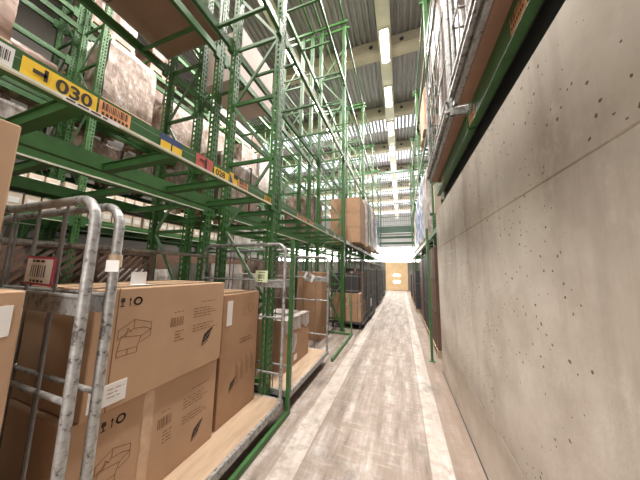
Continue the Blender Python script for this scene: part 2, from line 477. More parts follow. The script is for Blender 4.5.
rackB, BB = rack('green pallet rack standing back to back behind the one along the aisle', [-2.5, -2.82, -3.5], [-2.45, -3.55], bars=(6, 5, 4, 3, 3))
rackC, BC = rack('far green pallet rack at left across the next aisle, carrying rows of small cartons', [-5.55, -6.3], [-5.5, -6.35], lv=[2.41, 4.78, 6.6, 8.0], bars=(4, 4, 3, 2, 2))
rackD, BD = rack('green pallet rack at the far left, behind the one with small cartons', [-6.62, -7.35], [-6.57, -7.4], lv=[2.41, 3.6, 4.78, 5.95, 7.12], bars=(2, 2, 2, 1, 1))
# right-hand rack: lower shelf over the concrete wall, then normal bays
rackR = thing('pallet_rack', 'green pallet rack on the right, rising behind and above the concrete wall', 'rack')
RX = [.80, 1.62]; RY = [-1.25, 2.08] + FY_[2:]
for y in RY: frame(rackR, RX, y, True)
WB = []
for ya, yb in ((-1.2, 2.06), (2.10, 3.9)):
    m = MB(); m.prism([(0, 0), (.055, 0), (.055, .18), (.008, .18), (.008, .13), (0, .12)], 0, yb - ya, green); o = m.build('load_beam', rackR, (.56, ya, 2.735)); WB.append(o)
m = MB(); m.b2(.625, 1.55, -1.2, 3.9, 2.80, 2.85, steel_dark); m.b2(.66, .70, -1.2, 3.9, 2.54, 2.80, steel_dark); m.build('gap_shade_panel', rackR)  # added dark sheets that put black shade into the gap above the wall
m = MB(); m.b2(.56, .65, 4.12, 4.24, 2.53, 3.02, pale_post); m.build('support_block', rackR)
for i in range(5):
    for z in ([2.915] if i < 2 else [2.47]) + [5.4, 7.5]:
        if z > 3 or i >= 2: beam(rackR, .755, RY[i] + .05, RY[i + 1] - .05, z, -1, i >= 2)
        beam(rackR, 1.67, RY[i] + .05, RY[i + 1] - .05, z, 1, False)
        for q in range(4):
            cross_bar(rackR, (.64 if z == 2.915 else .79), 1.63, RY[i] + (RY[i + 1] - RY[i]) * (q + .5) / 4, z - .06)
m = MB()
for y in RY:
    m.b2(RX[0] - .12, RX[1] + .12, y - .12, y - .08, HP - .02, HP + .05, green); m.b2(RX[0] - .12, RX[1] + .12, y + .08, y + .12, HP - .02, HP + .05, green)
for x in RX: m.b2(x - .025, x + .025, FY_[0], FY_[-1], HP + .05, HP + .09, green)
m.build('head_tie', rackR)
m = MB(); m.b2(.70, .755, 4.3, 17, 2.36, 2.47, green_pale); m.build('edge_beam', rackR)

# plates and labels on the front beam of rack A (children of the beam they are stuck on)
def on_beam(bm_, y0):
    p = Print(Matrix.Translation((.0015, -y0, .0)) @ FX); return p
b0, b1 = BA[0, 0, 0], BA[1, 0, 0]
o0 = -1.25 + .05; o1 = 2.4 + .05
def plate(bobj, org, y0, y1, z0, z1, mat, draw=None, name='bin_label', label=None, tk=.0025):
    m = MB(); m.b2(.0, tk, y0 - org, y1 - org, z0, z1, mat)
    p = Print(Matrix.Translation((tk + .0012, y0 - org, z0)) @ FX); p.mb = m
    if draw: draw(p, y1 - y0, z1 - z0)
    o = m.build(name, bobj)
    if label: o['label'] = label
    return o
def d030(p, w, h): p.text('030', .014, .016, .062, ink)
def d_arrow(p, w, h):
    p.rect(.030, .036, .070, .054, ink, .0008); p.rect(.062, .020, .074, .074, ink, .0008)
def d_bar(p, w, h):
    p.barcode(.012, .042, w - .024, .042, ink, 16); 
    for k in range(7): p.rect(.012 + k * .018, .014, .024 + k * .018, .030, ink, .0008)
def d_028(p, w, h): p.text('028', .012, .012, .052, ink)
def d_small(p, w, h): p.barcode(.008, .02, w - .016, .045, ink, 9)
def d_blue(p, w, h):
    p.rect(0, 0, w * .47, h * .55, yellow, .0004); p.rect(w * .53, 0, w, h * .55, yellow, .0004)
def d_one(p, w, h):
    p.rect(w * .50, h * .1, w * .62, h * .9, ink, .0008); p.rect(w * .2, h * .6, w * .5, h * .72, ink, .0008)
def d_yb(p, w, h):
    p.fill([(0, 0), (w * .5, 0), (0, h)], blue_p, .0006); p.rect(w * .5, h * .6, w, h, ink, .0008)
plate(b0, o0, .30, .358, .012, .095, paper, d_small, label='white barcode label')
plate(b0, o0, .378, .50, .008, .092, yellow, d_arrow, 'aisle_plate', 'yellow plate with a black arrow mark')
plate(b0, o0, .462, .622, .002, .092, yellow, d030, 'location_plate', 'yellow plate reading 030', .0035)
plate(b0, o0, .632, .775, .004, .094, orange, d_bar, 'bin_label', 'orange barcode label')
plate(b0, o0, .95, 1.10, .004, .108, blue_p, d_blue, 'direction_plate', 'dark blue plate with two yellow fields')
plate(b0, o0, 1.22, 1.38, .002, .108, red_p, d_one, 'direction_plate', 'red plate with a black mark')
plate(b0, o0, 1.40, 1.565, .006, .08, yellow, d_028, 'location_plate', 'yellow plate reading 028')
plate(b0, o0, 1.575, 1.68, .004, .108, yellow, d_yb, 'direction_plate', 'yellow and blue plate')
plate(b0, o0, 1.69, 1.84, .004, .085, orange, d_bar, 'bin_label', 'orange barcode label')
plate(b0, o0, 2.14, 2.29, .004, .075, yellow, d_small, 'bin_label', 'yellow barcode label')
for y in (3.0, 3.22, 3.5): plate(b1, o1, y, y + .16, .004, .085, orange, d_bar)
for y in (4.4, 5.0, 5.4): plate(b1, o1, y, y + .16, .004, .085, paper, d_bar)
for kk in (2, 3):
    oo = FY_[kk] + .05
    for q in range(6): plate(BA[kk, 0, 0], oo, oo + .15 + q * .58, oo + .62 + q * .58, .004, .1, paper)
m = MB(); m.b2(.0145, .0165, .50 - o0, .72 - o0, -.012, .009, paper)
p = Print(Matrix.Translation((.0175, .50 - o0, -.010)) @ FX); p.mb = m; p.dashes(.01, .006, .2, 1, .01, ink, .008)
m.build('paper_strip', b0)
# labels on the right-hand low beam
def rplate(bobj, org, y0, y1, mat, draw):
    m = MB(); m.b2(-.0025, 0, y0 - org, y1 - org, .012, .10, mat)
    p = Print(Matrix.Translation((-.004, y1 - org, .012)) @ FXn); p.mb = m; draw(p, y1 - y0, .088); m.build('bin_label', bobj)
rplate(WB[0], -1.2, 1.13, 1.28, orange, d_bar)
rplate(WB[0], -1.2, 1.9, 2.05, orange, d_bar)
rplate(WB[1], 2.10, 3.3, 3.45, orange, d_bar)

# ------------------------------------------------------------------ platform carts with tubular end frames
def u_pts(xa, xb, z0, z1, r, y=0):
    """U-shaped tube in the x-z plane: xa > xb"""
    P = [(xa, z0)] + arc(xa - r, z1 - r, r, 0, PI / 2) + arc(xb + r, z1 - r, r, PI / 2, PI) + [(xb, z0)]
    return [(x, y, z) for x, z in P]
def cart(label, loc, L, W=1.2, top=1.78, ends=(True, True), deckm=ply, rail=True, group=None, thin=1.0, undm=None, rr=.11, plain=False):
    """origin at the floor, front long edge at x=0, extends to -W; length along y"""
    t = thing('platform_cart', label, 'cart', loc, 0, group)
    m = MB(); m.b2(-W + .03, -.022, .02, L - .02, .125 if plain else .165, .2, deckm, .003); m.build('deck', t)
    if undm:
        for k in range(1, 2): m = MB(); m.b2(-W + .03, -.03, L * k / 2 - .008, L * k / 2 + .008, .1235, .126, undm); m.build('deck_batten', t)
    m = MB()
    for x in (-.012, -W + .012): m.b2(x - .016, x + .016, 0, L, .135, .198, galv)
    for y in (.012, L - .012): m.b2(-W, 0, y - .016, y + .016, .135, .198, galv)
    if not plain:
        for y in (L * .35, L * .65): m.b2(-W, 0, y - .02, y + .02, .125, .163, galv)
    m.build('deck_frame', t)
    w0 = None
    for x in (-.13, -W + .13):
        for y in (.17, L - .17):
            if plain: continue
            if w0 is None:
                m = MB(); m.cyl((-.018, 0, .055), (.018, 0, .055), .055, rubber, 18); m.cyl((-.021, 0, .055), (.021, 0, .055), .02, galv, 10)
                m.b2(-.03, -.022, -.03, .03, .04, .125, galv); m.b2(.022, .03, -.03, .03, .04, .125, galv); m.b2(-.05, .05, -.05, .05, .118, .135, galv)
                w0 = m.build('wheel', t)
                o = w0
            else: o = inst(w0, t)
            o.location = (x, y, 0)
    efs = []
    e0 = None
    for k, y in enumerate((.03, L - .03)):
        if not ends[k]: efs.append(None); continue
        if e0 is None:
            m = MB()
            m.tube(u_pts(-.02, -W + .02, .15, top, rr), .0195 * thin, galv, 12)
            for z in (1.02, 1.42, .45): m.tube([(-.02, 0, z), (-W + .02, 0, z)], .011 * thin, galv, 8)
            for q in range(1, 5): m.tube([(-W * q / 5, 0, .2), (-W * q / 5, 0, top)], .0055 * thin, steel_wire, 6)
            m.b2(-.46, -.03, -.006, .006, 1.345, 1.42, galv)
            e0 = m.build('end_frame', t); o = e0
        else: o = inst(e0, t)
        o.location = (0, y, 0); efs.append(o)
    if rail:
        m = MB(); m.tube([(-W + .02, .03, 1.70), (-W + .02, L - .03, 1.70)], .018, galv, 8)
        m.tube([(-W + .02, .03, .9), (-W + .02, L - .03, .9)], .008, galv, 8); m.build('back_rail', t)
    return t, efs
c0, e0 = cart('bare platform cart with grey tube ends nearest the camera at the left edge', (-1.2, -1.1, 0), 1.72, top=1.84, ends=(True, True))
c1, e1 = cart('long plywood platform cart loaded with the three large cartons', (-1.2, .65, 0), 1.69, top=1.83)
c2, e2 = cart('plywood platform cart beyond the first upright, with one torn film-wrapped carton', (-1.2, 2.5, 0), 1.45, rr=.09)
# tags on the frames
def frame_tag(ef, x0, x1, z0, z1, mat, border=None, tilt=0., nm='barcode_tag', lab=None):
    m = MB(); M = Matrix.Translation(((x0 + x1) / 2, -.026, (z0 + z1) / 2)) @ Matrix.Rotation(tilt, 4, 'Y')
    w, h = x1 - x0, z1 - z0
    m.box((0, 0, 0), (w, .004, h), border or mat, M)
    p = Print(M @ Matrix.Translation((0, -.0030, 0)) @ FY); p.mb = m
    bw = .010 if border else 0
    p.rect(-w / 2 + bw, -h / 2 + bw, w / 2 - bw, h / 2 - bw, mat)
    p.barcode(-w * .27, -h * .22, w * .54, h * .42, ink, 7)
    p.dashes(-w * .25, h * .30, w * .55, 1, .02, ink, .010, .0008); p.dashes(-w * .25, -h * .40, w * .55, 1, .02, ink, .010, .0008)
    o = m.build(nm, ef)
    if lab: o['label'] = lab
frame_tag(e0[1], -.435, -.205, 1.46, 1.585, paper, redframe, .03, lab='white barcode card in a red frame')
frame_tag(e1[1], -.38, -.22, 1.40, 1.53, paper_green, lab='pale green barcode tag')
frame_tag(e2[1], -.46, -.27, 1.36, 1.49, paper, tilt=.45, lab='white paper tag hanging askew')
m = MB()                                                               # scrap of brown tape round the post
m.cyl((-.02, 0, 1.545), (-.02, 0, 1.60), .026, plank, 10); m.box((-.0, -.03, 1.55), (.05, .004, .05), paper, Matrix.Rotation(.5, 4, 'Z')); m.build('tape_scrap', e1[0])

# ------------------------------------------------------------------ cartons
def carton(label, loc, size, mat=card, group=None, name='cardboard_box', seam=True, cat='box', rz=0):
    """base centre at loc; size (x, y, z)"""
    t = thing(name, label, cat, loc, rz, group)
    sx_, sy_, sz = size
    m = MB(); m.box((0, 0, sz / 2), (sx_, sy_, sz - .002), mat, None, .006)
    m.build('body', t)
    if seam:
        m = MB(); m.b2(-.028, .028, -sy_ / 2 - .001, sy_ / 2 + .001, sz - .002, sz + .0005, tape)
        m.b2(-.028, .028, -sy_ / 2 - .0012, -sy_ / 2, sz - .11, sz, tape); m.b2(-.028, .028, sy_ / 2, sy_ / 2 + .0012, sz - .11, sz, tape)
        m.build('packing_tape', t)
    return t
def face_print(size):     # printing origin at lower near corner of the +X face
    return Print(Matrix.Translation((size[0] / 2 + .0012, -size[1] / 2, 0)) @ FX)
def icons(p, x, y, s, which, mat=ink):
    x += (0, .95, 1.75, 2.7)[which] * s
    if which == 0: p.fill([(x, y), (x + s * .5, y), (x + s * .5, y + s * .12), (x + s * .4, y + s * .5), (x + s * .1, y + s * .5), (x, y + s * .12)], mat)
    if which == 1: p.fill([(x, y), (x + s * .45, y), (x + s * .45, y + s * .1), (x + s * .28, y + s * .1), (x + s * .28, y + s * .45), (x + s * .45, y + s * .45), (x + s * .4, y + s * .9), (x + s * .05, y + s * .9), (x, y + s * .45), (x + s * .16, y + s * .45), (x + s * .16, y + s * .1), (x, y + s * .1)], mat)
    if which == 2: p.fill([(x + s * .1, y), (x + s * .2, y), (x + s * .2, y + s * .6), (x + s * .3, y + s * .6), (x + s * .15, y + s * .95), (x, y + s * .6), (x + s * .1, y + s * .6)], mat)
    if which == 3: p.ring(x, y + s * .45, s * .38, s * .17, mat)
def sofa_bed(p, x, y, s, mat=ink, w=.004):
    q = lambda *a: [(x + u * s, y + v * s) for u, v in a]
    p.poly(q((0, 0), (.62, 0), (.62, .18), (0, .18)), w, mat, True); p.poly(q((.31, 0), (.31, .18)), w, mat)
    p.poly(q((0, .18), (.08, .62), (.72, .52), (.62, .18)), w, mat)
    p.poly(q((.08, .62), (-.02, .55), (-.02, .85), (.45, 1.12), (.45, .82), (.08, .62)), w, mat)
    p.poly(q((.45, 1.12), (1.05, .92), (1.05, .45), (.72, .32)), w, mat); p.poly(q((.45, .82), (.78, .80), (1.05, .68)), w, mat)
    p.poly(q((.72, .52), (1.05, .68)), w, mat); p.poly(q((.20, .6), (.26, .85), (.38, .72)), w, mat)
def badge(p, x, y, s, mat=ink):
    p.fill([(x, y), (x + s * .6, y + s * .25), (x + s, y + s), (x + s * .75, y + s * .92), (x + s * .2, y + s * .62)], mat)
    for k in range(3): p.line((x + s * (.28 + .2 * k), y + s * (.25 + .18 * k)), (x + s * (.40 + .2 * k), y + s * (.42 + .18 * k)), s * .03, card, .0005)
    p.line((x + s * .05, y - s * .1), (x + s * .55, y + s * .12), s * .06, mat)
def prints(t, S, ic, so, tx, bd):
    x, y = tx
    def one(name, fn): p = face_print(S); fn(p); p.build(name, t)
    for w_ in range(4): one('handling_mark', lambda p: icons(p, *ic, w_))
    one('product_outline', lambda p: sofa_bed(p, *so, ink_soft))
    one('text_block', lambda p: p.dashes(x, y, .24, 4, .020, ink_soft, .006)); one('heading_line', lambda p: p.dashes(x + .06, y + .045, .17, 1, .02, ink_soft, .006))
    one('text_block', lambda p: p.dashes(x, y - .12, .24, 3, .020, ink_soft, .006)); one('barcode', lambda p: p.barcode(x - .18, y - .09, .10, .06, ink_soft, 9, 0))
    one('heading_line', lambda p: p.dashes(x - .16, y, .10, 1, .02, ink_soft, .006)); one('text_block', lambda p: p.dashes(x - .14, y - .13, .075, 4, .02, ink_soft, .006))
    one('dark_badge', lambda p: badge(p, *bd))
# lower, upper, tall cartons on cart 1
S = (.62, .93, .60); t = carton('large lower carton on the plywood cart, its front crossed by torn clear tape', (-1.47 - .31, .715 + .465, .20), S)
prints(t, S, (.09, .50, .052), (.14, .22, .15), (.63, .42), (.72, .11, .10))
m = MB(); 
n_ = 14; zz = [S[2] * i / n_ for i in range(n_ + 1)]
wv = lambda z, k: .012 * noise.noise((z * 9, k, 0)) + .006 * noise.noise((z * 31, k, 3))
m.add([(S[0] / 2 + .0016, -.115 + wv(z, 1), z) for z in zz] + [(S[0] / 2 + .0016 + .004 * abs(noise.noise((z * 20, 4, 0))), -.085 + wv(z, 2), z) for z in zz] + [(S[0] / 2 + .0016, -.055 + wv(z, 3), z) for z in zz],
      [(j * (n_ + 1) + i, (j + 1) * (n_ + 1) + i, (j + 1) * (n_ + 1) + i + 1, j * (n_ + 1) + i + 1) for j in range(2) for i in range(n_)], tape); m.build('tape_strip', t)['label'] = 'wrinkled clear tape'
S = (.64, .90, .625); t = carton('large upper carton on the plywood cart, white label at its lower near corner', (-1.45 - .32, .745 + .455, .803), S)
prints(t, S, (.06, .525, .052), (.12, .26, .165), (.60, .44), (.69, .17, .11))
m = MB(); m.b2(S[0] / 2, S[0] / 2 + .002, -.45 + .02, -.45 + .19, .03, .135, paper)
p = Print(Matrix.Translation((S[0] / 2 + .003, -.43, .03)) @ FX); p.mb = m; p.barcode(.012, .03, .045, .03, ink, 8); p.dashes(.08, .075, .075, 3, .02, ink_soft, .004)
m.build('shipping_label', t)
m = MB(); m.b2(S[0] / 2 - .25, S[0] / 2 - .247, -.15, -.05, S[2] - .001, S[2] + .085, paper); m.box((S[0] / 2 - .2, -.11, S[2] + .001), (.1, .1, .002), paper); m.build('packing_slip', t)['label'] = 'white paper slip standing above the top edge'
m = MB(); m.b2(S[0] / 2, S[0] / 2 + .0008, -.352, -.346, 0, S[2], ink_soft); m.build('edge_seam', t)
S = (.60, .54, 1.11); t = carton('tall upright carton standing at the far end of the plywood cart', (-1.49 - .30, 1.70 + .27, .20), S, card2)
p = face_print(S); p.ring(.33, .93, .045, .004, ink_soft); p.ring(.40, .95, .04, .004, ink_soft); p.build('ring_marks', t)
p = face_print(S); p.dashes(.25, .66, .22, 2, .03, ink_soft, .016); p.build('text_lines', t)
p = face_print(S)
for k in range(4):
    for q in range(3): p.rect(.21 + .075 * k + q * .018, .27 + .02 * k, .218 + .075 * k + q * .018, .48 + .01 * k - q * .03, ink_soft)
p.build('bar_columns', t)
p = face_print(S); badge(p, .13, .25, .10); p.build('dark_badge', t)
m = MB(); m.b2(S[0] / 2, S[0] / 2 + .0018, -.22, -.15, .83, 1.05, paper); m.build('shipping_label', t)
# cart 2
S = (.60, .86, .66); t = carton('low carton with torn white stretch film, standing on the second plywood cart', (-1.47 - .30, 2.84 + .43, .20), S, card2)
m = MB(); random.seed(3)
def rag(m, y0, y1, ztop, zb, n=12):
    top = [(y0 + (y1 - y0) * i / n, ztop) for i in range(n + 1)]; bot = [(a, zb + .10 * noise.noise((a * 9, 2, 0)) + .05 * noise.noise((a * 31, 5, 0))) for a, _ in top]
    xf = S[0] / 2 + .004
    vs = [(xf, a, z) for a, z in top] + [(xf + .012 * abs(noise.noise((a * 20, 1, 1))), a, z) for a, z in bot]
    m.add(vs, [(i, i + 1, n + 2 + i, n + 1 + i) for i in range(n)], wrap, None, True)
rag(m, -.43, .43, .66, .48)
m.add([(S[0] / 2 + .006, -.25, .32), (S[0] / 2 + .012, -.17, .47), (S[0] / 2 + .010, -.06, .42), (S[0] / 2 + .008, -.04, .28), (S[0] / 2 + .01, -.13, .18), (S[0] / 2 + .006, -.22, .22)], [(0, 1, 2, 3, 4, 5)], wrap)
m.b2(-S[0] / 2, S[0] / 2 + .004, -.43, .43, .6605, .664, wrap); m.build('torn_film', t)
m = MB(); m.b2(S[0] / 2, S[0] / 2 + .002, -.12, -.02, .06, .14, paper); m.build('shipping_label', t)
# cart 0
S = (.62, .84, 1.255); t = carton('big carton cut off by the left picture edge, white label near its top corner', (-1.30 - .31, -.38 + .42, .20), S)
m = MB(); m.b2(S[0] / 2, S[0] / 2 + .002, .22, .395, 1.10, 1.205, paper); p = Print(Matrix.Translation((S[0] / 2 + .003, .22, 1.10)) @ FX); p.mb = m; p.barcode(.09, .02, .06, .03, ink, 8); p.dashes(.02, .085, .13, 3, .016, ink_soft, .004); m.build('shipping_label', t)
S = (.60, .76, .60); t = carton('carton stacked highest at the left edge, above the one with a corner label', (-1.31 - .30, -.38 + .38, 1.457), S)

# ------------------------------------------------------------------ guide rails on the floor with posts
m = MB(); g = thing('guide_rail', 'green floor guide rail with an upright post at its end, beside the first cart', 'guide rail', (-1.185, 0, 0))
m.b2(-.016, .016, -1.5, 2.46, 0, .055, green); m.b2(-.05, -.016, -1.5, 2.46, 0, .012, green); m.build('rail', g)
m = MB(); m.b2(-.018, .018, 2.40, 2.436, .055, 1.90, green); m.build('post', g)
g = thing('guide_rail', 'green guide rail farther along the aisle, ending in slanting braces', 'guide rail', (-1.15, 0, 0))
m = MB(); m.b2(-.02, .02, 4.0, 5.72, 0, .055, green); m.build('rail', g)
m = MB(); m.bar((-.0, 5.7, .03), (-.13, 6.02, .95), .03, .03, green); m.build('brace', g)
m = MB(); m.bar((-.02, 5.71, .03), (-1.0, 5.71, .04), .04, .03, green); m.build('tie', g)
m = MB(); m.bar((-.25, 5.9, .06), (-.9, 5.9, 1.35), .03, .035, green); m.build('brace', g)
m = MB(); m.b2(-.02, .02, -.02, .02, .0, 2.36, green); m.b2(-.05, .05, -.05, .05, 0, .012, green); o = m.build('guard_post', None, (.48, 4.70, 0)); tag(o, 'slim green post on the floor just past the end of the concrete wall', 'post')

# ------------------------------------------------------------------ wrapped goods
def lump(size, mat, amp=.02, fr=4, n=(8, 8, 12), seed=0, bands=True):
    m = MB(); bm = bmesh.new(); bmesh.ops.create_cube(bm, size=1)
    bmesh.ops.subdivide_edges(bm, edges=bm.edges[:], cuts=9, use_grid_fill=True)
    vs = []
    for v in bm.verts:
        c = v.co
        r = Vector((c.x * size[0], c.y * size[1], (c.z + .5) * size[2]))
        d = noise.noise_vector(Vector((r.x * fr + seed, r.y * fr, r.z * fr * .7))) * amp
        if abs(c.z) > .499: d.z = -abs(d.z) * (1 if c.z > 0 else 0)
        e = 1 - .06 * (max(0, abs(c.z) - .42) / .08) * (1 if c.z > 0 else 0)
        vs.append((r.x * e + d.x - math.copysign(amp * .6, c.x), r.y * e + d.y - math.copysign(amp * .6, c.y), r.z + (d.z if c.z > -.499 else 0)))
    bm.verts.index_update()
    m.add(vs, [[v.index for v in f.verts] for f in bm.faces], mat, None, False); bm.free()
    return m
def pallet(parent, sx_, sy_, z=0):
    m = MB()
    for k in range(5): m.b2(-sx_ / 2 + k * (sx_ - .1) / 4, -sx_ / 2 + k * (sx_ - .1) / 4 + .1, -sy_ / 2, sy_ / 2, z + .10, z + .122, plank)
    for y in (-sy_ / 2 + .05, 0, sy_ / 2 - .05):
        m.b2(-sx_ / 2, sx_ / 2, y - .05, y + .05, z + .078, z + .10, plank)
        for x in (-sx_ / 2 + .06, 0, sx_ / 2 - .06): m.b2(x - .06, x + .06, y - .045, y + .045, z, z + .078, plank)
    m.build('pallet', parent)
def wrapped(label, loc, size, mat=wrap, seed=0, group=None, pal=True, straps=True, amp=.02, cat='wrapped load'):
    t = thing('wrapped_load', label, cat, loc, 0, group)
    z = 0
    if pal: pallet(t, size[0], size[1]); z = .122
    o = lump((size[0], size[1], size[2] - z), mat, amp, seed=seed).build('film_wrap', t); o.location = (0, 0, z)
    if straps:
        for y in (-size[1] * .25, size[1] * .25):
            m = MB()
            m.b2(size[0] / 2 - .012, size[0] / 2 + .004, y - .012, y + .012, z, size[2], steel_dark)
            m.b2(-size[0] / 2 - .004, -size[0] / 2 + .012, y - .012, y + .012, z, size[2], steel_dark)
            m.b2(-size[0] / 2 - .004, size[0] / 2 + .004, y - .012, y + .012, size[2] - .006, size[2] + .004, steel_dark)
            m.build('strap', t)
    return t

# left, first level above the number beam: rack B and rack C goods
L1 = LV[0]
brownf = simple('brown_film', (.17, .095, .065), .35, 0, .3, 4)
wrapped('dark brown wrapped load at the top left corner of the picture', (-5.92, .65, LV[1]), (.80, 1.4, 1.7), brownf, 3, straps=False)
dl = {}
random.seed(21)
for z in (0., 2.41, 3.6, 4.78, 5.95, 7.12):
    y = -.9
    while y < 9.2:
        L = random.choice((.8, 1.0, 1.2)); k = random.choice((0, 1, 1, 2))
        if abs(y + L / 2 - 2.4) < L / 2 + .1: y = 2.52; continue
        if abs(y + L / 2 - 6.05) < L / 2 + .1: y = 6.17; continue
        lab = 'wrapped load on the farthest left rack, glimpsed between the nearer green racks'
        loc = (-7.0, y + L / 2, z)
        if (L, k) in dl: dup(dl[L, k], lab, loc)
        else: dl[L, k] = wrapped(lab, loc, (.75, L, random.choice((.7, .9)) if z else .9), (wrapb, brownf, wrap)[k], 90 + int(y * 3), group='loads on the farthest left rack', straps=False)
        y += L + random.choice((.05, .1, .4))
wrapped('film-wrapped load on the shelf just past the perforated uprights', (-3.0, 3.1, L1), (.95, 1.0, .95), wrapb, 4)
for i, (y, h, mt) in enumerate([(2.98, 1.5, wrapb), (4.3, 1.0, wrapb), (5.4, 1.3, wrapb), (7.2, 1.5, wrapb), (8.4, 1.7, wrap)]):
    wrapped(['brown and white wrapped load on the far rack, above the 030 and barcode plates', 'low brown wrapped load on the far rack beside the larger one', 'tall brown wrapped load on the far rack, third past its upright', 'brown wrapped load on the far rack, fourth past its upright', 'white wrapped load deepest on the far rack'][i], (-5.92, y, LV[1]), (.75, 1.0, h), mt, 10 + i, straps=False)
# cartons standing in front bay 2, level 1 (stacks seen past the tall upright)
def stack(x0, y0, z0, nx, ny, nz, s, mat, label, group):
    first = None; k = 0
    for c in range(nz):
        for a in range(nx):
            for b_ in range(ny):
                loc = (x0 + (a + .5) * (s[0] + .006), y0 + (b_ + .5) * (s[1] + .006), z0 + c * s[2])
                lab = label(a, b_, c)
                if first is None: first = carton(lab, loc, s, mat, group)
                else: dup(first, lab, loc)
ORD = ['lowest', 'second', 'third', 'topmost']
wrapped('brown wrapped load on the shelf behind the carton stack, left of the tall far upright', (-3.0, 6.9, L1), (.95, 1.0, 1.45), wrapb, 9)
stack(-2.10, 6.95, L1, 1, 1, 3, (.95, 1.05, .475), card2, lambda a, b_, c: 'brown carton in the shelf stack just past the tall far upright, %s of three' % ['lowest', 'middle', 'topmost'][c], 'cartons stacked on the first shelf')
wrapped('white film-wrapped load on the left shelf, bulging out beside the brown carton stacks', (-1.55, 8.85, L1), (.9, 1.2, 1.75), wrap, 6)
wrapped('white film-wrapped load farthest along the left shelf', (-1.55, 10.7, L1), (.9, 1.1, 1.9), wrap, 7)
wrapped('bluish white film-wrapped load behind the farthest one on the left shelf', (-1.55, 12.2, L1), (.9, 1.1, 1.8), wrapblue, 8)
# pinkish white cartons, second level
carton('pinkish white carton high on the second shelf level beside the front upright', (-2.9, 3.35, LV[1]), (.8, 1.0, .95), card_white)
# brown decks on level 2 seen from below
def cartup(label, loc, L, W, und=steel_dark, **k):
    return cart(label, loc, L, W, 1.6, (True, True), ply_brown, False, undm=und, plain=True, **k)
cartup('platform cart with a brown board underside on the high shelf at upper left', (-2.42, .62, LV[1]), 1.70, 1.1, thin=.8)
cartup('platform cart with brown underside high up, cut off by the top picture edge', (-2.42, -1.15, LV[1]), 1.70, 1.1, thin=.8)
carton('brown carton riding on the high cart at upper left', (-2.97, 1.45, LV[1] + .2), (.8, 1.2, .9), card2)

# rows of small cartons on the far rack
sm = None
def small_rows():
    global sm
    zs = [(2.42, 'lowest'), (2.78, 'middle'), (3.38, 'top')]
    for ri, (z, nm) in enumerate(zs):
        y = .9
        sh = MB(); sh.b2(-5.98, -5.53, .6, 6.0, z - .03, z - .002, green); sh.b2(-5.535, -5.52, .6, 6.0, z - .06, z, green)
        if ri: sh.build('shelf_panel', rackC)
        k = 0
        while y < 5.8:
            w = .165; h = .20 if k % 3 else .24
            lab = 'small pale carton in the %s row on the far rack behind the green beams' % nm
            if sm is None:
                sm = thing('small_carton', lab, 'small box', (-5.70, y, z), 0, 'small cartons in the %s row of the far rack' % nm)
                m = MB(); m.box((0, 0, .11), (.32, w, .22), card_pale, None, .004); m.build('body', sm)
                m = MB(); m.b2(.16, .163, -.055, .055, .06, .15, paper); m.build('front_label', sm)
            else:
                dup(sm, lab, (-5.70, y, z), None, 'small cartons in the %s row of the far rack' % nm)
            y += .19 + (.04 if k % 7 == 6 else 0); k += 1
small_rows()
dk = None
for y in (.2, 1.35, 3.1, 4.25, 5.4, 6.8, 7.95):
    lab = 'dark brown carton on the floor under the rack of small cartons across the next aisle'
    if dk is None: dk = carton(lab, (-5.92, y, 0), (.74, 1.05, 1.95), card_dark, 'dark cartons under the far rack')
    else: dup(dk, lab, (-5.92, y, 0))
# shelves with stock low down on rack B (dark zone behind the carts)
def slatted(label, loc, rx):
    t = thing('slatted_panel', label, 'slatted panel', loc); t.rotation_euler = rx
    m = MB(); W, H = .62, .5
    m.b2(-.02, .02, -W / 2, -W / 2 + .05, 0, H, slat_wood); m.b2(-.02, .02, W / 2 - .05, W / 2, 0, H, slat_wood); m.b2(-.02, .02, -W / 2, W / 2, 0, .05, slat_wood); m.b2(-.02, .02, -W / 2, W / 2, H - .05, H, slat_wood)
    m.build('panel_frame', t)
    m = MB()
    for k in range(-4, 9):
        u0 = -W / 2 + k * .075
        a = [(u0, 0.05), (u0 + .4, .45)]
        y0, y1 = max(a[0][0], -W / 2 + .03), min(a[1][0], W / 2 - .03)
        if y1 - y0 < .06: continue
        m.bar((.0, y0, .05 + (y0 - u0)), (.0, y1, .05 + (y1 - u0)), .018, .028, slat_wood)
    m.build('slat', t)
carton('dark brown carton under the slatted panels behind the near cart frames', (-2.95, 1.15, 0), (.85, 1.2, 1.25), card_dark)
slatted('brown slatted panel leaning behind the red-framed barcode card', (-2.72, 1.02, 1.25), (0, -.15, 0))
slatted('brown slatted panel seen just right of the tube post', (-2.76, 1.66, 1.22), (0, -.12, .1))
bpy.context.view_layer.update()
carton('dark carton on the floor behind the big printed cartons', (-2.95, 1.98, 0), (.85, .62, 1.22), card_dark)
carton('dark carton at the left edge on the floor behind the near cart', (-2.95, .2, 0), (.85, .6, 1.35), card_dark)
for i, (x, y, sx_, sy_, h, mt, lab) in enumerate([
    (-2.98, 3.0, .8, .75, 1.62, wrap, 'white film-wrapped load on the floor seen through the cart end frame'),
    (-2.98, 4.0, .8, .8, 1.45, wrap, 'white wrapped load on the floor, second behind the end frame'),
    (-2.98, 5.0, .8, .8, 1.75, wrapb, 'brown wrapped load on the floor deep behind the second cart'),
    (-5.0, 3.2, .8, 1.0, 1.5, wrap, 'white wrapped load standing in the next aisle')]):
    wrapped(lab, (x, y, 0), (sx_, sy_, h), mt, 30 + i, straps=False)
carton('tall brown carton standing behind the tilted paper tag', (-2.0, 5.3, 0), (.6, .6, 1.5), card2)

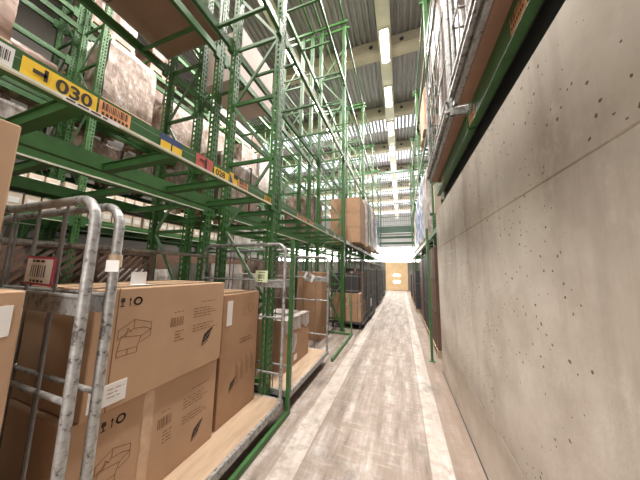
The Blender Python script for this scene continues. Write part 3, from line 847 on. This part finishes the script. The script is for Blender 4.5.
# ------------------------------------------------------------------ dark roll cages down the aisle
def roll_cage(label, loc, W, L, H, group=None):
    t = thing('roll_cage', label, 'roll cage', loc, 0, group)
    m = MB(); m.b2(-W / 2, W / 2, -L / 2, L / 2, .13, .17, steel_dark); m.build('base', t)
    for y in (-L / 2 + .02, L / 2 - .02):
        m = MB(); m.tube([(x, y, z) for x, _, z in u_pts(W / 2 - .02, -W / 2 + .02, .15, H, .06)], .016, steel_wire, 8)
        for q in range(1, 6): m.tube([(-W / 2 + W * q / 6, y, .17), (-W / 2 + W * q / 6, y, H)], .006, steel_wire, 5)
        for z in (.6, 1.0, 1.4): m.tube([(-W / 2, y, z), (W / 2, y, z)], .007, steel_wire, 5)
        m.build('end_frame', t)
    for x in (-W / 2 + .02, W / 2 - .02):
        m = MB()
        for z in (.35, .75, 1.15, 1.6): m.tube([(x, -L / 2 + .02, z), (x, L / 2 - .02, z)], .007, steel_wire, 5)
        for q in range(1, 6): m.tube([(x, -L / 2 + L * q / 6, .17), (x, -L / 2 + L * q / 6, 1.6)], .005, steel_wire, 5)
        m.build('side_mesh', t)
    w0 = None
    for x in (-W / 2 + .1, W / 2 - .1):
        for y in (-L / 2 + .1, L / 2 - .1):
            if w0 is None: m = MB(); m.cyl((-.015, 0, .05), (.015, 0, .05), .05, rubber, 14); m.b2(-.03, .03, -.03, .03, .10, .13, steel_dark); w0 = o = m.build('wheel', t)
            else: o = inst(w0, t)
            o.location = (x, y, 0)
    return t
cg = roll_cage('dark roll cage with brown cartons, first past the slanting green braces', (-1.45, 6.85, 0), .95, 1.05, 1.85)
carton('brown carton at the bottom of the first dark roll cage', (-1.45, 6.85, .17), (.82, .9, .50), card2)
carton('brown carton lying on another inside the first dark roll cage', (-1.45, 6.68, .672), (.78, .55, .25), card2)
carton('black carton near the top inside the first dark roll cage', (-1.50, 6.72, .925), (.7, .5, .55), rubber)
carton('dark brown carton behind the black one inside the first dark roll cage', (-1.42, 7.16, .674), (.75, .34, .85), wood_dark)
nth = ['second', 'third', 'fourth', 'fifth', 'sixth']
for i, y in enumerate((8.0, 9.08, 11.2, 12.6, 14.8)):
    q = dup(cg, 'dark roll cage in the row down the left of the aisle, %s from the braces' % nth[i], (-1.42, y, 0))
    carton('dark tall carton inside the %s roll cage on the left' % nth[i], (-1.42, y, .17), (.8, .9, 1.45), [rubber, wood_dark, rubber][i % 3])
m = MB(); m.b2(-.95, -.946, 7.72, 7.98, .42, .66, paper); o = m.build('paper_notice'); tag(o, 'white paper sheet hung on the side of the second dark roll cage', 'paper sheet')
# right-hand floor beyond the wall
for i, (y, h, mt) in enumerate([(5.45, 2.05, card_dark), (6.75, 2.0, rubber), (8.1, 1.95, wood_dark), (10.4, 1.6, rubber), (12.4, 1.5, wood_dark), (14.9, 1.4, rubber)]):
    x = 1.08 if i < 3 else 1.0
    t = thing('wrapped_load', 'dark stacked load on a pallet right of the aisle, %s past the concrete wall' % (['first'] + nth)[i], 'wrapped load', (x, y, 0), 0)
    pallet(t, .96, 1.1); z = .122; hh = (h - z) / 3
    m = MB()
    for k in range(3): m.box((0, 0, z + hh * (k + .5)), (.94, 1.08, hh - .012), mt, None, .01)
    m.build('stacked_goods', t)
    m = MB()
    for yy in (-.3, .3): m.b2(-.475, -.465, yy - .01, yy + .01, z, h, steel_dark)
    for zz in (.8, 1.4): m.b2(-.476, -.465, -.54, .54, zz, zz + .02, steel_dark)
    m.build('strap', t)

# ------------------------------------------------------------------ right-hand shelf carts and goods
ZR = 2.915
NM = ['ending beside the nearer orange label', 'last before the wall end', 'behind the camera']
for i, (y, L) in enumerate([(.36, 1.66), (2.14, 1.66), (-1.4, 1.66)]):
    t, ef = cart('brown-bottomed platform cart on the shelf above the concrete wall, %s' % NM[i], (1.55, y, ZR - .125), L, 1.1, 1.75, (True, True), ply_brown, False, plain=True)
    m = MB(); m.tube([(-1.12, .02, .20), (-1.12, L - .02, .20)], .02, galv, 10); m.tube([(-1.12, .02, .30), (-1.12, L - .02, .30)], .014, galv, 10)
    for yy in (.05, L / 2, L - .05): m.tube([(-1.12, yy, .15), (-1.12, yy, .30)], .012, galv, 8)
    m.build('edge_rail', t)
    m = MB(); m.tube([(-1.09, y_, z_) for y_, _, z_ in u_pts(L - .06, .06, .2, 1.9, .08)], .016, galv, 8)
    for q in range(1, 8): m.tube([(-1.09, .06 + (L - .12) * q / 8, .2), (-1.09, .06 + (L - .12) * q / 8, 1.9)], .007, steel_wire if q % 2 else galv, 6)
    for z_ in (.8, 1.35): m.tube([(-1.09, .06, z_), (-1.09, L - .06, z_)], .009, galv, 6)
    m.build('side_gate', t)
ZD = ZR + .078
k = 0
random.seed(11)
for (y, w, h, mt) in [(.62, .40, 1.9, wrap), (1.05, .36, 2.2, wrapb), (1.42, .30, 2.0, wrap), (1.78, .26, 2.2, wrapb), (2.42, .40, 2.2, wrapb), (2.81, .34, 2.3, wrap), (3.14, .30, 2.15, wrapb), (3.48, .26, 2.2, wrapb)]:
    w_ = ['slim', 'tall', 'creased', 'narrow'][k % 4]
    wrapped('%s film-wrapped bundle on the shelf carts above the wall, number %s from the camera' % ('white' if mt is wrap else 'brownish', ['one', 'two', 'three', 'four', 'five', 'six', 'seven', 'eight'][k]), (.99 + .05 * (k % 3 - 1), y, ZD), (.80, w - .05, h), mt, 50 + k, pal=False, straps=False, amp=.035, cat='wrapped bundle'); k += 1
for i, (y, L, z, h, mt) in enumerate([(.6, 1.5, 5.4, 1.7, wrap), (2.75, 1.5, 5.4, 1.8, wrap), (4.4, 1.4, 5.4, 1.4, wrapb), (7.2, 1.3, 2.47, 2.0, wrap), (8.7, 1.2, 2.47, 2.3, wrapblue), (10.6, 1.2, 2.47, 2.2, wrapblue), (12.2, 1.3, 2.47, 2.0, wrap), (6.9, 1.2, 5.4, 1.3, card2)]):
    lab = ['wrapped load high above the wall on the upper right shelf, nearest', 'wrapped load high above the wall on the upper right shelf, second', 'brown wrapped load high on the upper right shelf, third', 'white wrapped load on the right shelf past the end of the wall', 'blue-wrapped load on the right shelf down the aisle', 'second blue-wrapped load farther down the right shelf', 'white wrapped load farthest down the right shelf', 'brown load on the upper right shelf beyond the wall'][i]
    wrapped(lab, (1.15, y + L / 2 - .5, z), (.92 if z > 3 else .9, L, h), mt, 70 + i, straps=(i < 3), amp=.03)

# ------------------------------------------------------------------ safety net across the aisle end
g = thing('safety_net', 'dark wire safety net hung across the far end of the aisle', 'safety net', (0, 17.6, 0))
m = MB()
for i in range(17): m.cyl((-1.3 + i * .1375, 0, 4.6), (-1.3 + i * .1375, 0, 9.0), .011, darkgreen, 4)
for i in range(14): m.cyl((-1.35, 0, 4.6 + i * .33), (.95, 0, 4.6 + i * .33), .012 if i % 3 else .035, darkgreen, 4)
m.build('net', g)
m = MB(); m.b2(-1.4, 1.0, -.1, .1, 4.35, 4.65, darkgreen); m.build('lower_girder', g)
m = MB(); m.b2(-1.4, 1.0, -.06, .06, 9.0, 9.15, darkgreen); m.build('upper_girder', g)
for xx in (-1.37, .97): m = MB(); m.b2(xx - .04, xx + .04, -.04, .04, 0, 9.0, darkgreen); m.build('post', g)

# ------------------------------------------------------------------ ceiling lights
lt0 = None
def light(label, x, y):
    global lt0
    if lt0 is None:
        t = thing('ceiling_light', label, 'light', (x, y, 10.36), 0, 'ceiling lights')
        m = MB(); m.b2(-.17, .17, -.72, .72, -.05, 0, trunk); m.build('housing', t)
        m = MB(); m.b2(-.125, .125, -.68, .68, -.085, -.05, lampm, .01); m.build('tube', t)
        la = bpy.data.lights.new('lamp', 'AREA'); la.shape = 'RECTANGLE'; la.size = .3; la.size_y = 1.3; la.energy = LAMP_W; la.color = (1, .95, .91)
        lo = bpy.data.objects.new('lamp', la); C.objects.link(lo); lo.parent = t; lo.location = (0, 0, -.10)
        lt0 = t
    else: t = dup(lt0, label, (x, y, 10.36))
    t['group'] = 'ceiling lights over the aisle' if x > -2 else 'ceiling lights over the next aisle'
    return t
LAMP_W = 105
YL = [8.35, 11.15, 13.95, 16.75, 19.55, 23.5, 27.5, 32]
wd = ['nearest', 'second', 'third', 'fourth', 'fifth', 'sixth', 'seventh', 'farthest']
for i, y in enumerate(YL): light('long lit ceiling lamp over the aisle, %s of those in view' % wd[i], -.38, y)
for i, y in enumerate((5.55, 2.75, -.05, -2.85)): light('long ceiling lamp over the aisle, out of view %s the camera' % ['ahead above', 'high above', 'right over', 'behind'][i], -.38, y)
for i, y in enumerate((5.0, 7.8, 10.6, 13.4, 16.2)): light('lit ceiling lamp glimpsed through the left racks, %s' % wd[i], -4.05, y)
for i, y in enumerate((2.2, -.6)): light('ceiling lamp over the next aisle, %s' % ['level with the uprights', 'beside the camera'][i], -4.05, y)

# ------------------------------------------------------------------ world, camera
w = bpy.data.worlds.new('World'); bpy.context.scene.world = w; w.use_nodes = True
bg = w.node_tree.nodes['Background']; bg.inputs[0].default_value = (1, .96, .93, 1); bg.inputs[1].default_value = 1.7
cam = bpy.data.cameras.new('Camera'); co = bpy.data.objects.new('Camera', cam); C.objects.link(co)
f = 230.; cx, cy = 320., 240.
def dirv(x, y): return Vector((x - cx, y - cy, f)).normalized()
Yv = dirv(401, 271.5); U = dirv(352, 240 - (f * f + 81 * 32) / 30.); U = (U - Yv * U.dot(Yv)).normalized()
R = Yv.cross(U)
if R.x < 0: R = -R
rows = [R, Yv, U]
Mc = Matrix([[r.x, -r.y, -r.z] for r in rows]).to_4x4(); Mc.translation = (0, 0, 1.55)
co.matrix_world = Mc
cam.sensor_width = 36; cam.lens = f / 640 * 36; cam.clip_start = .02; cam.clip_end = 200
sc = bpy.context.scene; sc.camera = co
sc.view_settings.view_transform = 'Standard'; sc.view_settings.look = 'None'; sc.view_settings.gamma = 1; sc.view_settings.use_curve_mapping = False
sc.view_settings.exposure = 1.72
sc.cycles.use_denoising = True; sc.cycles.max_bounces = 10; sc.cycles.diffuse_bounces = 6
